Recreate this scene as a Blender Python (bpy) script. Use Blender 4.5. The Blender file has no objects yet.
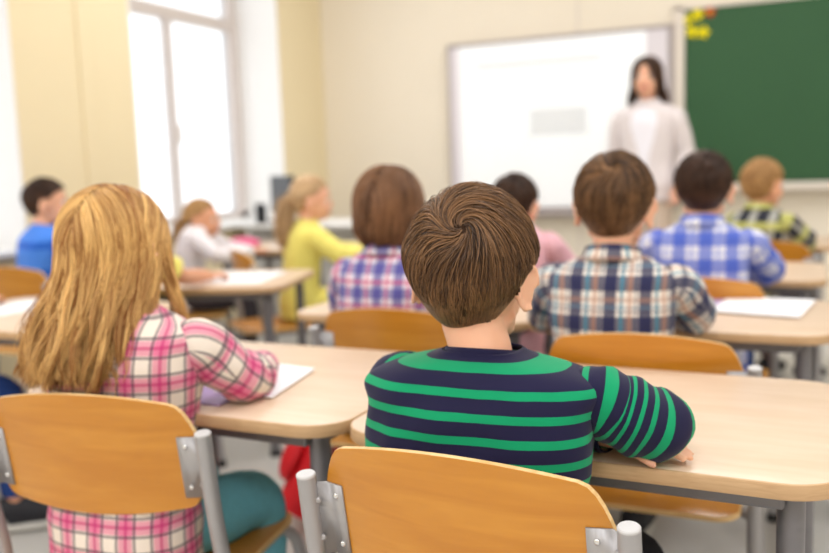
import bpy, bmesh, math, random
from mathutils import Vector, Matrix, noise, Quaternion
import numpy as np
D = bpy.data
SC = bpy.context.scene
COL = SC.collection
R_ = math.radians
PI = math.pi

# ------------------------------------------------------------------ camera, world, lights, exposure
cam_d = D.cameras.new('camera'); cam = D.objects.new('camera', cam_d); COL.objects.link(cam)
SC.camera = cam
yaw, pit, rol = R_(24.4), R_(7.05), R_(1.96)
fw = Vector((-math.sin(yaw)*math.cos(pit), math.cos(yaw)*math.cos(pit), -math.sin(pit)))
r0 = Vector((math.cos(yaw), math.sin(yaw), 0)); u0 = r0.cross(fw)
Rv = r0*math.cos(rol) - u0*math.sin(rol); Uv = Rv.cross(fw)
m = Matrix.Identity(4)
for i in range(3):
    m[i][0] = Rv[i]; m[i][1] = Uv[i]; m[i][2] = -fw[i]
m[0][3], m[1][3], m[2][3] = 0, 0, 1.04
cam.matrix_world = m
cam_d.sensor_width = 36; cam_d.lens = 870*36/829
cam_d.clip_start = .05
cam_d.dof.use_dof = True; cam_d.dof.focus_distance = 1.03; cam_d.dof.aperture_fstop = 2.6

SC.view_settings.view_transform = 'Standard'
SC.view_settings.look = 'None'
SC.view_settings.gamma = 1
SC.view_settings.use_curve_mapping = False
SC.view_settings.exposure = 0.13

w = D.worlds.new('sky'); SC.world = w; w.use_nodes = True
bg = w.node_tree.nodes['Background']; bg.inputs[0].default_value = (.93, .96, 1, 1); bg.inputs[1].default_value = 1.0

def area(name, loc, rot, sx, sy, power, col=(1, 1, 1)):
    l = D.lights.new(name, 'AREA'); l.shape = 'RECTANGLE'; l.size = sx; l.size_y = sy
    l.energy = power; l.color = col
    o = D.objects.new(name, l); COL.objects.link(o); o.location = loc; o.rotation_euler = rot
    return o
# daylight entering each window of the left wall (lamps stand outside the glass)
for i, yc in enumerate((4.63, 2.31, -.01, -2.3)):
    area('window_daylight', (-3.93, yc, 1.8), (0, R_(-90), 0), 2.2, 1.5, 11.5, (.95, .98, 1))
# unseen fill lights added below the ceiling, strongest behind the camera
for x in (-2.3, -.2, 1.7):
    for y, e in ((-1.6, 36), (1.2, 18), (4.0, 25)):
        area('ceiling_fill_light', (x, y, 3.12), (0, 0, 0), .6, 1.6, e, (.985, .985, 1))

# ------------------------------------------------------------------ material helpers
def lin(c):
    f = lambda v: v/12.92 if v <= .04045 else ((v+.055)/1.055)**2.4
    return tuple(f(v/255) for v in c) + (1,)
class NT:
    def __init__(s, name, rough=.6, spec=.4, metal=0):
        s.m = D.materials.new(name); s.m.use_nodes = True; s.t = s.m.node_tree
        s.b = s.t.nodes['Principled BSDF']
        s.b.inputs['Roughness'].default_value = rough; s.b.inputs['Specular IOR Level'].default_value = spec
        s.b.inputs['Metallic'].default_value = metal
    def n(s, typ, **k):
        nd = s.t.nodes.new(typ)
        for a, v in k.items(): setattr(nd, a, v)
        return nd
    def l(s, a, b): s.t.links.new(a, b)
    def math(s, op, a, b=None, c=None):
        nd = s.n('ShaderNodeMath', operation=op)
        for i, v in enumerate((a, b, c)):
            if v is None: continue
            if hasattr(v, 'node'): s.l(v, nd.inputs[i])
            else: nd.inputs[i].default_value = v
        return nd.outputs[0]
    def mix(s, fac, a, b, blend='MIX'):
        nd = s.n('ShaderNodeMix', data_type='RGBA', blend_type=blend)
        for i, v in ((0, fac), (6, a), (7, b)):
            if hasattr(v, 'node'): s.l(v, nd.inputs[i])
            else: nd.inputs[i].default_value = v
        return nd.outputs[2]
    def coord(s, which='Object', scale=(1, 1, 1), rot=(0, 0, 0)):
        tc = s.n('ShaderNodeTexCoord'); mp = s.n('ShaderNodeMapping')
        mp.inputs['Scale'].default_value = scale; mp.inputs['Rotation'].default_value = rot
        s.l(tc.outputs[which], mp.inputs[0]); return mp.outputs[0]
    def noise(s, vec, scale=5, detail=4, dist=0):
        nd = s.n('ShaderNodeTexNoise'); nd.inputs['Scale'].default_value = scale; nd.inputs['Detail'].default_value = detail
        nd.inputs['Distortion'].default_value = dist
        s.l(vec, nd.inputs['Vector']); return nd.outputs[0]
    def ramp(s, fac, stops):
        nd = s.n('ShaderNodeValToRGB'); e = nd.color_ramp.elements
        while len(e) < len(stops): e.new(.5)
        for el, (p, c) in zip(e, stops): el.position = p; el.color = c
        s.l(fac, nd.inputs[0]); return nd.outputs[0]
    def col(s, c):
        if hasattr(c, 'node'): s.l(c, s.b.inputs['Base Color'])
        else: s.b.inputs['Base Color'].default_value = c
        return s
    def bump(s, h, strength=.2, dist=.002):
        nd = s.n('ShaderNodeBump'); nd.inputs['Strength'].default_value = strength; nd.inputs['Distance'].default_value = dist
        s.l(h, nd.inputs['Height']); s.l(nd.outputs[0], s.b.inputs['Normal']); return s

def plain(name, c, rough=.6, spec=.4, metal=0, var=.06, scale=14, bump=0):
    s = NT(name, rough, spec, metal)
    nz = s.noise(s.coord(), scale, 3)
    c1 = lin(c); k = 1-var
    s.col(s.mix(nz, tuple(v*k for v in c1[:3])+(1,), tuple(min(1, v*(1+var)) for v in c1[:3])+(1,)))
    if bump: s.bump(s.noise(s.coord(), scale*12, 2), bump)
    return s.m
def wood(name, c1, c2, scale=(1, 1, 1), rot=(0, 0, 0), rough=.4, spec=.4, fine=28, coat=0):
    s = NT(name, rough, spec)
    v = s.coord('Object', scale, rot)
    a = s.noise(v, fine, 5, .6); b = s.noise(v, fine*.23, 3, 1.2)
    f = s.math('ADD', s.math('MULTIPLY', a, .55), s.math('MULTIPLY', b, .45))
    s.col(s.ramp(f, [(.36, lin(c2)), (.5, lin(tuple((p+q)/2 for p, q in zip(c1, c2)))), (.64, lin(c1))]))
    if coat: s.b.inputs['Coat Weight'].default_value = coat; s.b.inputs['Coat Roughness'].default_value = .25
    s.bump(a, .06)
    return s.m
def fabric(name, base, layers, rough=.85, weave=True):
    """woven cloth: layers = (axis, period, offset, width, colour, strength), metres in the cloth's own UV"""
    s = NT(name, rough, .15)
    uv = s.n('ShaderNodeUVMap'); uv.uv_map = 'UVMap'
    sp = s.n('ShaderNodeSeparateXYZ'); s.l(uv.outputs[0], sp.inputs[0])
    c = lin(base)
    for ax, per, off, wd, colr, fac in layers:
        x = sp.outputs[0] if ax == 'u' else sp.outputs[1]
        fr = s.math('FRACT', s.math('DIVIDE', s.math('ADD', x, 10*per-off), per))
        msk = s.math('LESS_THAN', fr, wd/per)
        c = s.mix(s.math('MULTIPLY', msk, fac), c, lin(colr))
    nz = s.noise(s.coord('Object'), 60, 3)
    c = s.mix(s.math('MULTIPLY', nz, .08), c, (.02, .02, .03, 1))
    s.col(c)
    s.b.inputs['Sheen Weight'].default_value = .12
    s.bump(s.noise(s.coord('Object'), 900, 2), .12, .001)
    return s.m
def skin_mat(name, c):
    s = NT(name, .5, .35)
    nz = s.noise(s.coord(), 22, 3)
    c1 = lin(c)
    s.col(s.mix(nz, c1, (c1[0]*.97, c1[1]*.84, c1[2]*.8, 1)))
    s.b.inputs['Subsurface Weight'].default_value = .12
    s.b.inputs['Subsurface Radius'].default_value = (.008, .003, .0015)
    s.b.inputs['Subsurface Scale'].default_value = .6
    return s.m
def hair_mat(name, dark, light, rough=.42):
    s = NT(name, rough, .35)
    at = s.n('ShaderNodeAttribute', attribute_name='tint')
    s.col(s.mix(at.outputs['Fac'], lin(dark), lin(light)))
    return s.m

# ------------------------------------------------------------------ mesh helpers
def cr(pts, n):
    """resample a list of equal-length tuples to n samples with a Catmull-Rom curve"""
    P = np.array(pts, float); k = len(P)
    if k == 2: 
        t = np.linspace(0, 1, n)[:, None]; return P[0]*(1-t)+P[1]*t
    E = np.vstack([2*P[0]-P[1], P, 2*P[-1]-P[-2]])
    out = []
    for q in np.linspace(0, k-1, n):
        i = min(int(q), k-2); t = q-i
        a, b, c, d = E[i], E[i+1], E[i+2], E[i+3]
        out.append(.5*((2*b)+(-a+c)*t+(2*a-5*b+4*c-d)*t*t+(-a+3*b-3*c+d)*t**3))
    return np.array(out)
class MB:
    def __init__(s): s.v = []; s.f = []; s.uv = []; s.mi = []
    def grid(s, P, UV=None, closed=True, mat=0, cap=(False, False)):
        """P[r][c]; closed joins the last column to the first (UV then carries one more column)"""
        R, C = len(P), len(P[0]); b = len(s.v)
        for row in P: s.v.extend(tuple(p) for p in row)
        for r in range(R-1):
            for c in range(C if closed else C-1):
                c2 = (c+1) % C
                s.f.append((b+r*C+c, b+r*C+c2, b+(r+1)*C+c2, b+(r+1)*C+c)); s.mi.append(mat)
                s.uv.extend([UV[r][c], UV[r][c+1], UV[r+1][c+1], UV[r+1][c]] if UV is not None else [(0, 0)]*4)
        if cap[0]: s.f.append(tuple(b+c for c in range(C-1, -1, -1))); s.mi.append(mat); s.uv.extend([(0, 0)]*C)
        if cap[1]: s.f.append(tuple(b+(R-1)*C+c for c in range(C))); s.mi.append(mat); s.uv.extend([(0, 0)]*C)
    def tube(s, path, rad, n=14, rings=None, mat=0, cap=True, up=None, disp=None, uoff=0, dome=False):
        rad = [(q, q) if not hasattr(q, '__len__') else tuple(q) for q in rad]
        if len(rad) == 1: rad = rad*len(path)
        rings = rings or len(path)
        Q = cr([tuple(p)+tuple(q) for p, q in zip(path, rad)], rings)
        X = Q[:, :3]; T = np.gradient(X, axis=0); T /= np.linalg.norm(T, axis=1)[:, None]
        u = np.array(up if up is not None else ((0, 0, 1) if abs(T[0][2]) < .9 else (0, 1, 0)), float)
        rows, uvs = [], []; L = 0
        for i in range(rings):
            u = u-T[i]*(u@T[i]); u /= np.linalg.norm(u); sd = np.cross(T[i], u)
            if i: L += np.linalg.norm(X[i]-X[i-1])
            row, ur = [], []
            a, b = Q[i, 3], Q[i, 4]
            for c in range(n+1):
                th = 2*PI*c/n
                nn = sd*math.cos(th)+u*math.sin(th)
                p = X[i]+sd*math.cos(th)*a+u*math.sin(th)*b
                if disp: p = p+nn*disp(p, L, th)
                if c < n: row.append(p)
                ur.append((uoff+(th-PI)*(a+b)*.5, L))
            rows.append(row); uvs.append(ur)
        if dome:
            for e, i in ((0, 0), (1, rings-1)):
                sg = -1 if e == 0 else 1; r = (Q[i, 3]+Q[i, 4])*.5
                for k in (.5, .85, .98):
                    f = math.sqrt(1-k*k)
                    row = [X[i]+T[i]*sg*r*k+(p-X[i])*f for p in (rows[i if e else len(rows)-rings] if e == 0 else base_last)] if False else None
        s.grid(rows, uvs, True, mat, (cap, cap))
    def ell(s, c, r, n=14, m=9, rot=None, mat=0):
        rows = []
        for i in range(m+1):
            ph = -PI/2+PI*i/m; ph = max(min(ph, PI/2-.02), -PI/2+.02)
            row = []
            for j in range(n):
                th = 2*PI*j/n
                p = Vector((r[0]*math.cos(ph)*math.cos(th), r[1]*math.cos(ph)*math.sin(th), r[2]*math.sin(ph)))
                if rot: p = rot @ p
                row.append(p+Vector(c))
            rows.append(row)
        s.grid(rows, None, True, mat, (True, True))
    def box(s, c, d, rot=None, mat=0):
        b = len(s.v)
        for k in range(8):
            p = Vector(((k & 1)-.5, ((k >> 1) & 1)-.5, (k >> 2)-.5)); p = Vector((p.x*d[0], p.y*d[1], p.z*d[2]))
            if rot: p = rot @ p
            s.v.append(tuple(p+Vector(c)))
        for f in ((0, 2, 3, 1), (4, 5, 7, 6), (0, 1, 5, 4), (2, 6, 7, 3), (0, 4, 6, 2), (1, 3, 7, 5)):
            s.f.append(tuple(b+i for i in f)); s.mi.append(mat); s.uv.extend([(0, 0)]*4)
    def slab(s, outline, z0, z1, mat=0, edge=None, bev=.003):
        """extruded outline (xy list, counter-clockwise) with softened edges"""
        o = np.array(outline, float); n = len(o)
        t = np.roll(o, -1, 0)-np.roll(o, 1, 0); t /= np.linalg.norm(t, axis=1)[:, None]
        nr = np.stack([t[:, 1], -t[:, 0]], 1)
        L = [(o-nr*bev, z0), (o-nr*bev*.3, z0+bev*.3), (o, z0+bev), (o, z1-bev), (o-nr*bev*.3, z1-bev*.3), (o-nr*bev, z1)]
        rows = [[(p[0], p[1], z) for p in q] for q, z in L]
        s.grid(rows, None, True, mat if edge is None else edge)
        b = len(s.v)-n
        s.f.append(tuple(b+i for i in range(n))); s.mi.append(mat); s.uv.extend([(0, 0)]*n)
        b = len(s.v)-6*n
        s.f.append(tuple(b+i for i in range(n-1, -1, -1))); s.mi.append(mat); s.uv.extend([(0, 0)]*n)
    def mesh(s, name, mats, smooth=True):
        me = D.meshes.new(name); me.from_pydata(s.v, [], s.f)
        uvl = me.uv_layers.new(name='UVMap')
        uvl.data.foreach_set('uv', np.array(s.uv, dtype=np.float32).ravel())
        me.polygons.foreach_set('material_index', s.mi)
        for mt in (mats if isinstance(mats, (list, tuple)) else [mats]): me.materials.append(mt)
        if smooth: me.polygons.foreach_set('use_smooth', [True]*len(s.f))
        me.update(); 
        return me
    def obj(s, name, mats, parent=None, smooth=True, sharp=35, bevel=0):
        me = s.mesh(name, mats, smooth)
        o = D.objects.new(name, me); COL.objects.link(o)
        if parent: o.parent = parent
        if smooth and sharp: me.set_sharp_from_angle(angle=R_(sharp))
        if bevel:
            b = o.modifiers.new('bevel', 'BEVEL'); b.width = bevel; b.segments = 2; b.limit_method = 'ANGLE'; b.angle_limit = R_(40)
        return o
def boxo(name, c, d, mat, parent=None, bevel=.002, rot=None):
    b = MB(); b.box(c, d, rot); return b.obj(name, mat, parent, False, 0, bevel)
def rrect(x0, x1, y0, y1, r, k=6):
    out = []
    for cx, cy, a in ((x1-r, y0+r, -90), (x1-r, y1-r, 0), (x0+r, y1-r, 90), (x0+r, y0+r, 180)):
        for i in range(k+1):
            t = R_(a+90*i/k); out.append((cx+r*math.cos(t), cy+r*math.sin(t)))
    return out
def tag(o, label, cat, group=None):
    o['label'] = label; o['category'] = cat
    if group: o['group'] = group
    return o
def struct(o): o['kind'] = 'structure'; return o
def empty(name, loc=(0, 0, 0), rz=0):
    o = D.objects.new(name, None); COL.objects.link(o); o.location = loc; o.rotation_euler = (0, 0, rz); o.empty_display_size = .1; return o
def kids(o): return [c for c in D.objects if c.parent == o]
def copy_tree(o, parent=None):
    c = o.copy(); COL.objects.link(c)
    if parent: c.parent = parent
    for ch in kids(o): copy_tree(ch, c)
    return c

# ------------------------------------------------------------------ materials
M = {}
M['wall_cream'] = plain('wall_cream', (239, 229, 211), .8, .2, var=.015, scale=3)
M['wall_yellow'] = plain('wall_yellow', (240, 225, 188), .8, .2, var=.015, scale=3)
M['white_paint'] = plain('white_paint', (244, 243, 241), .5, .3, var=.01)
M['window_paint'] = plain('window_frame_paint', (214, 204, 198), .5, .3, var=.01)
M['ceiling'] = plain('ceiling_paint', (246, 245, 242), .8, .2, var=.01)
M['floor'] = plain('floor_vinyl', (205, 203, 198), .35, .4, var=.05, scale=6)
M['desk_top'] = wood('birch_laminate', (226, 202, 179), (217, 190, 163), (1, 6, 1), (0, 0, R_(-52)), .38, .4, 9)
M['desk_edge'] = wood('desk_edge_band', (206, 172, 132), (190, 154, 114), (1, 1, 8), rough=.5)
M['ply'] = wood('lacquered_plywood', (209, 143, 48), (193, 125, 32), (1, 1, 7), (0, R_(4), 0), .3, .45, 7, .3)
M['ply_edge'] = wood('plywood_edge', (238, 205, 150), (214, 172, 110), (1, 1, 14), rough=.45)
M['grey_metal'] = plain('silver_grey_paint', (166, 164, 166), .38, .5, .35, .04)
M['light_cap'] = plain('post_cap_plastic', (198, 197, 198), .45, .4, 0, .04)
M['dark_metal'] = plain('desk_frame_grey', (118, 116, 120), .42, .5, .3, .05)
M['steel'] = plain('bright_steel', (220, 220, 222), .25, .5, .9, .03)
M['black'] = plain('black_plastic', (26, 27, 31), .45, .4)
M['screen'] = plain('dark_screen', (50, 54, 66), .2, .5)
M['paper'] = plain('white_paper', (247, 247, 250), .7, .2, var=.01)
M['lilac'] = plain('lilac_cover', (176, 152, 200), .5, .3)
M['red'] = plain('red_nylon', (205, 22, 34), .6, .3, var=.12, bump=.15)
M['blackbag'] = plain('black_nylon', (24, 24, 28), .65, .3, var=.2, bump=.15)
M['pink'] = plain('pink_case', (240, 96, 150), .5, .3)
M['board_green'] = plain('chalkboard_green', (54, 92, 60), .6, .25, var=.07, scale=2)
M['board_frame'] = plain('pale_board_frame', (226, 216, 204), .5, .3, var=.02)
M['panel_frame'] = plain('grey_panel_frame', (168, 158, 156), .45, .4, .2, .04)
M['panel_side'] = plain('panel_side_grey', (226, 220, 226), .5, .3, 0, .01)
M['yellow'] = plain('yellow_foam', (228, 214, 10), .6, .3)
M['redfoam'] = plain('red_foam', (196, 60, 40), .6, .3)
M['eye_white'] = plain('eye_white', (238, 234, 230), .2, .5)
M['iris'] = plain('iris_brown', (52, 36, 26), .2, .5)
M['lips'] = plain('lip_pink', (205, 112, 104), .45, .4)
M['shoe'] = plain('dark_shoe', (40, 40, 46), .6, .3)
M['shoe_white'] = plain('white_shoe', (225, 222, 220), .6, .3)
M['sole'] = plain('shoe_sole', (205, 203, 198), .7, .2)
s = NT('window_glass', .02, .5); s.b.inputs['Transmission Weight'].default_value = 1; s.b.inputs['IOR'].default_value = 1.02
M['glass'] = s.m
# projected page on the interactive board: lit by the projector, with a faint grey text block
s = NT('lit_board_surface', .35, .4); s.col(lin((244, 246, 248)))
s.b.inputs['Emission Color'].default_value = (.95, .98, 1, 1); s.b.inputs['Emission Strength'].default_value = .16
M['board_white'] = s.m
M['board_text'] = plain('grey_projected_block', (236, 240, 243), .4, .3, 0, .03, 30)
M['board_line'] = plain('faint_projected_line', (234, 237, 240), .4, .3, 0, .02, 40)

# ------------------------------------------------------------------ the room
XW, YF, HC = -3.44, 6.0, 3.2        # left wall face, front wall face, ceiling
XR, YB = 3.4, -3.6
struct(boxo('floor', ((XW-.4+XR+.2)/2, (YB+YF)/2, -.05), (XR-XW+.6, YF-YB+.4, .1), M['floor'], bevel=0))
struct(boxo('ceiling', ((XW-.4+XR+.2)/2, (YB+YF)/2, HC+.05), (XR-XW+.6, YF-YB+.4, .1), M['ceiling'], bevel=0))
struct(boxo('wall_front', ((XW-.4+XR+.2)/2, YF+.1, HC/2), (XR-XW+.6, .2, HC), M['wall_cream'], bevel=0))
struct(boxo('wall_right', (XR+.1, (YB+YF)/2, HC/2), (.2, YF-YB, HC), M['wall_cream'], bevel=0))
struct(boxo('wall_back', ((XW-.4+XR+.2)/2, YB-.1, HC/2), (XR-XW+.6, .2, HC), M['wall_cream'], bevel=0))
struct(boxo('trim_1', (-1.441, YF-.003, HC/2), (.018, .006, HC), M['board_frame'], bevel=.001))
# left wall with four openings
WIN = [(3.875, 5.38), (1.56, 3.065), (-.76, .745), (-3.05, -1.56)]
ZS, ZT = .70, 2.85
wl = MB(); T = .42
edges = [YB]
for a, b in sorted(WIN): edges += [a, b]
edges.append(YF)
for i in range(0, len(edges), 2):
    wl.box((XW-T/2, (edges[i]+edges[i+1])/2, HC/2), (T, edges[i+1]-edges[i], HC))
for a, b in WIN:
    wl.box((XW-T/2, (a+b)/2, ZS/2), (T, b-a, ZS)); wl.box((XW-T/2, (a+b)/2, (HC+ZT)/2), (T, b-a, HC-ZT))
struct(wl.obj('wall_left', M['wall_yellow'], None, False, 0))
for i, (a, b) in enumerate(WIN):
    root = struct(empty('window_%d' % (i+1), (XW-.37, (a+b)/2, ZS)))
    wd = b-a; h = ZT-ZS
    f = MB()
    for y in (-wd/2+.04, wd/2-.04): f.box((0, y, h/2), (.07, .08, h))
    for z in (.04, h-.04): f.box((0, 0, z), (.07, wd, .08))
    f.box((0, 0, 1.395), (.075, wd, .085))
    f.box((.004, 0, (1.35+.08)/2), (.07, .045, 1.29))
    f.obj('window_frame', M['window_paint'], root, False, 0, .004)
    g = MB(); g.box((-.01, 0, h/2), (.006, wd-.1, h-.1)); g.obj('window_pane', M['glass'], root, False, 0)
    hd = MB(); hd.box((.045, .03, .62), (.02, .02, .12)); hd.obj('window_handle', M['white_paint'], root, False, 0, .004)
    rv = MB()
    for y in (-wd/2+.006, wd/2-.006): rv.box((.2, y, h/2), (.345, .012, h))
    rv.box((.2, 0, h-.006), (.345, wd, .012))
    rv.obj('window_reveal', M['white_paint'], root, False, 0)
    sl = MB(); sl.box((.23, 0, .012), (.41, wd+.06, .03)); sl.obj('window_sill', M['white_paint'], root, False, 0, .006)
# radiator-like white panel box under the front window and the conduit strip on the pier
pp = MB()
pp.box((XW+.006, 3.53, HC/2), (.012, .10, HC)); struct(pp.obj('trim_2', M['wall_yellow'], None, False, 0, .006))
struct(boxo('baseboard_front', ((XW+XR)/2, YF-.008, .05), (XR-XW, .016, .1), M['board_frame']))
struct(boxo('baseboard_left', (XW+.008, (YB+YF)/2, .05), (.016, YF-YB, .1), M['board_frame']))

# ------------------------------------------------------------------ boards on the front wall
wb = empty('interactive_whiteboard', (-1.592, YF, 1.31)); wb.scale.x = .985
tag(wb, 'white interactive whiteboard with grey frame and lit page on the front wall', 'whiteboard')
b = MB(); b.box((0, -.025, 0), (1.60, .05, 1.20)); b.obj('back_panel', M['panel_frame'], wb, False, 0, .006)
for x in (-.745, .69):
    wd_ = .07 if x < 0 else .14
    b = MB(); b.box((x, -.051, .005), (wd_, .006, 1.14)); b.obj('side_strip', M['panel_side'], wb, False, 0)
b = MB(); b.box((-.045, -.052, .005), (1.33, .006, 1.14)); b.obj('screen_surface', M['board_white'], wb, False, 0)
b = MB(); b.box((.02, -.0555, .02), (.40, .002, .18)); b.obj('projected_text_block', M['board_text'], wb, False, 0)
b = MB(); b.box((-.12, -.0555, .43), (.9, .002, .03)); b.obj('projected_heading', M['board_line'], wb, False, 0)
fr = MB()
for x in (-.79, .79): fr.box((x, -.035, 0), (.022, .05, 1.2))
fr.box((0, -.035, .59), (1.6, .05, .022)); fr.box((0, -.035, -.588), (1.6, .05, .03))
fr.obj('frame', M['panel_frame'], wb, False, 0, .004)
b = MB(); b.box((0, -.06, -.612), (1.45, .1, .035)); b.obj('pen_tray', M['panel_frame'], wb, False, 0, .006)

cbx0, cbx1 = -.745, 2.3
cb = empty('chalkboard', ((cbx0+cbx1)/2, YF, 1.43))
tag(cb, 'green chalkboard with pale frame beside the whiteboard', 'chalkboard')
cw = cbx1-cbx0
b = MB(); b.box((0, -.02, 0), (cw-.02, .03, 1.12)); b.obj('writing_surface', M['board_green'], cb, False, 0)
b = MB()
for x in (-cw/2-.03, cw/2+.03): b.box((x, -.025, 0), (.07, .05, 1.17))
b.box((0, -.025, .575), (cw+.13, .05, .03)); b.box((0, -.025, -.565), (cw+.13, .05, .03))
b.obj('frame', M['board_frame'], cb, False, 0, .004)
b = MB(); b.box((0, -.065, -.575), (cw+.1, .11, .05)); b.obj('chalk_tray', M['board_frame'], cb, False, 0, .008)
fl = [(-.705, 1.925, .035, 'yellow', 'yellow magnet cut as a flower at the chalkboard corner beside the frame'),
      (-.64, 1.955, .04, 'yellow', 'topmost yellow flower magnet on the green chalkboard next to the red one'),
      (-.565, 1.962, .033, 'redfoam', 'red flower magnet on the green chalkboard'),
      (-.675, 1.85, .04, 'yellow', 'yellow flower magnet below the others touching the chalkboard edge'),
      (-.605, 1.84, .04, 'yellow', 'lowest yellow flower magnet on the green chalkboard right of another')]
for x, z, r, mt, lb in fl:
    b = MB()
    out = [((1+.22*math.cos(5*t))*r*math.cos(t), (1+.22*math.cos(5*t))*r*math.sin(t)) for t in np.linspace(0, 2*PI, 40, endpoint=False)]
    b.slab(out, 0, .012, 0, None, .003)
    o = b.obj('flower_magnet', M[mt]); o.location = (x-.02, YF-.036, z); o.rotation_euler = (R_(90), 0, 0); o.scale = (.88, .88, 1)
    tag(o, lb, 'magnet', 'flower magnets on the chalkboard')
    c = MB(); c.ell((0, 0, .012), (r*.35, r*.35, .006), 12, 6); c.obj('flower_centre', M['yellow'] if mt != 'yellow' else M['redfoam'] if x == -.565 else M['yellow'], o)

# ------------------------------------------------------------------ desks
def make_desk():
    root = empty('school_desk')          # origin: middle of the near edge, on the floor
    W, Dp, Z = .70, .557, .64
    b = MB(); b.slab(rrect(-W/2, W/2, 0, Dp, .075, 8), Z-.022, Z, 0, 1, .003)
    b.obj('tabletop', [M['desk_top'], M['desk_edge']], root, True, 40)
    fr = MB()
    for y in (.045, Dp-.045): fr.box((0, y, Z-.022-.013), (W-.14, .024, .026))
    for x in (-W/2+.078, W/2-.064): fr.box((x, Dp/2, Z-.022-.013), (.026, Dp-.1, .026))
    fr.obj('frame_rail', M['dark_metal'], root, False, 0, .005)
    for sx in (-1, 1):
        for y in (.065, Dp-.065):
            l = MB(); x = sx*(W/2-.064)
            l.tube([(x, y, Z-.03), (x, y, .3), (x, y, .012)], [(.017, .019)], 16)
            lo = l.obj('leg', M['dark_metal'], root)
            g = MB(); g.tube([(x, y, .02), (x, y, 0)], [.021, .022], 14); g.obj('foot_cap', M['black'], lo)
        st = MB(); st.tube([(sx*(W/2-.064), .07, .12), (sx*(W/2-.064), Dp-.07, .12)], [.012], 12); st.obj('stretcher', M['dark_metal'], root)
    return root
desk0 = make_desk()
DESKS = [  # x, y (middle of near edge), rotation, label
    (-.308, 1.130, -2, 'birch school desk under the arms of the boy in the striped jumper'),
    (-1.03, 1.155, -1.5, 'birch school desk of the long haired girl with paper on top'),
    (-.295, 2.094, 0, 'birch school desk with white sheet and lilac folder near its right end'),
    (-.995, 2.094, 0, 'birch school desk in front of the child with brown bob hair'),
    (-.295, 3.035, 0, 'birch school desk in front of the boy in blue and white checks'),
    (-.995, 3.035, 0, 'birch school desk behind the pupil in pink, mostly hidden'),
    (-.24, 4.19, 0, 'birch school desk of the fair haired boy closest to the chalkboard'),
    (-2.05, 2.49, 16, 'birch school desk turned at an angle with bare arm and paper on it'),
    (-2.15, 1.66, 0, 'birch school desk at the far left edge with papers and a hand'),
    (-1.72, 3.78, 0, 'birch school desk in front of the girl in yellow'),
    (-2.62, 3.85, 0, 'birch school desk with pink pencil case by the girl in white'),
]
for i, (x, y, r, lb) in enumerate(DESKS):
    o = desk0 if i == 0 else copy_tree(desk0)
    o.location = (x, y, 0); o.rotation_euler = (0, 0, R_(r)); tag(o, lb, 'desk', 'pupils\' single desks')
    if i == 0: o.scale.x = 1.03          # this one is slightly wider

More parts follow.
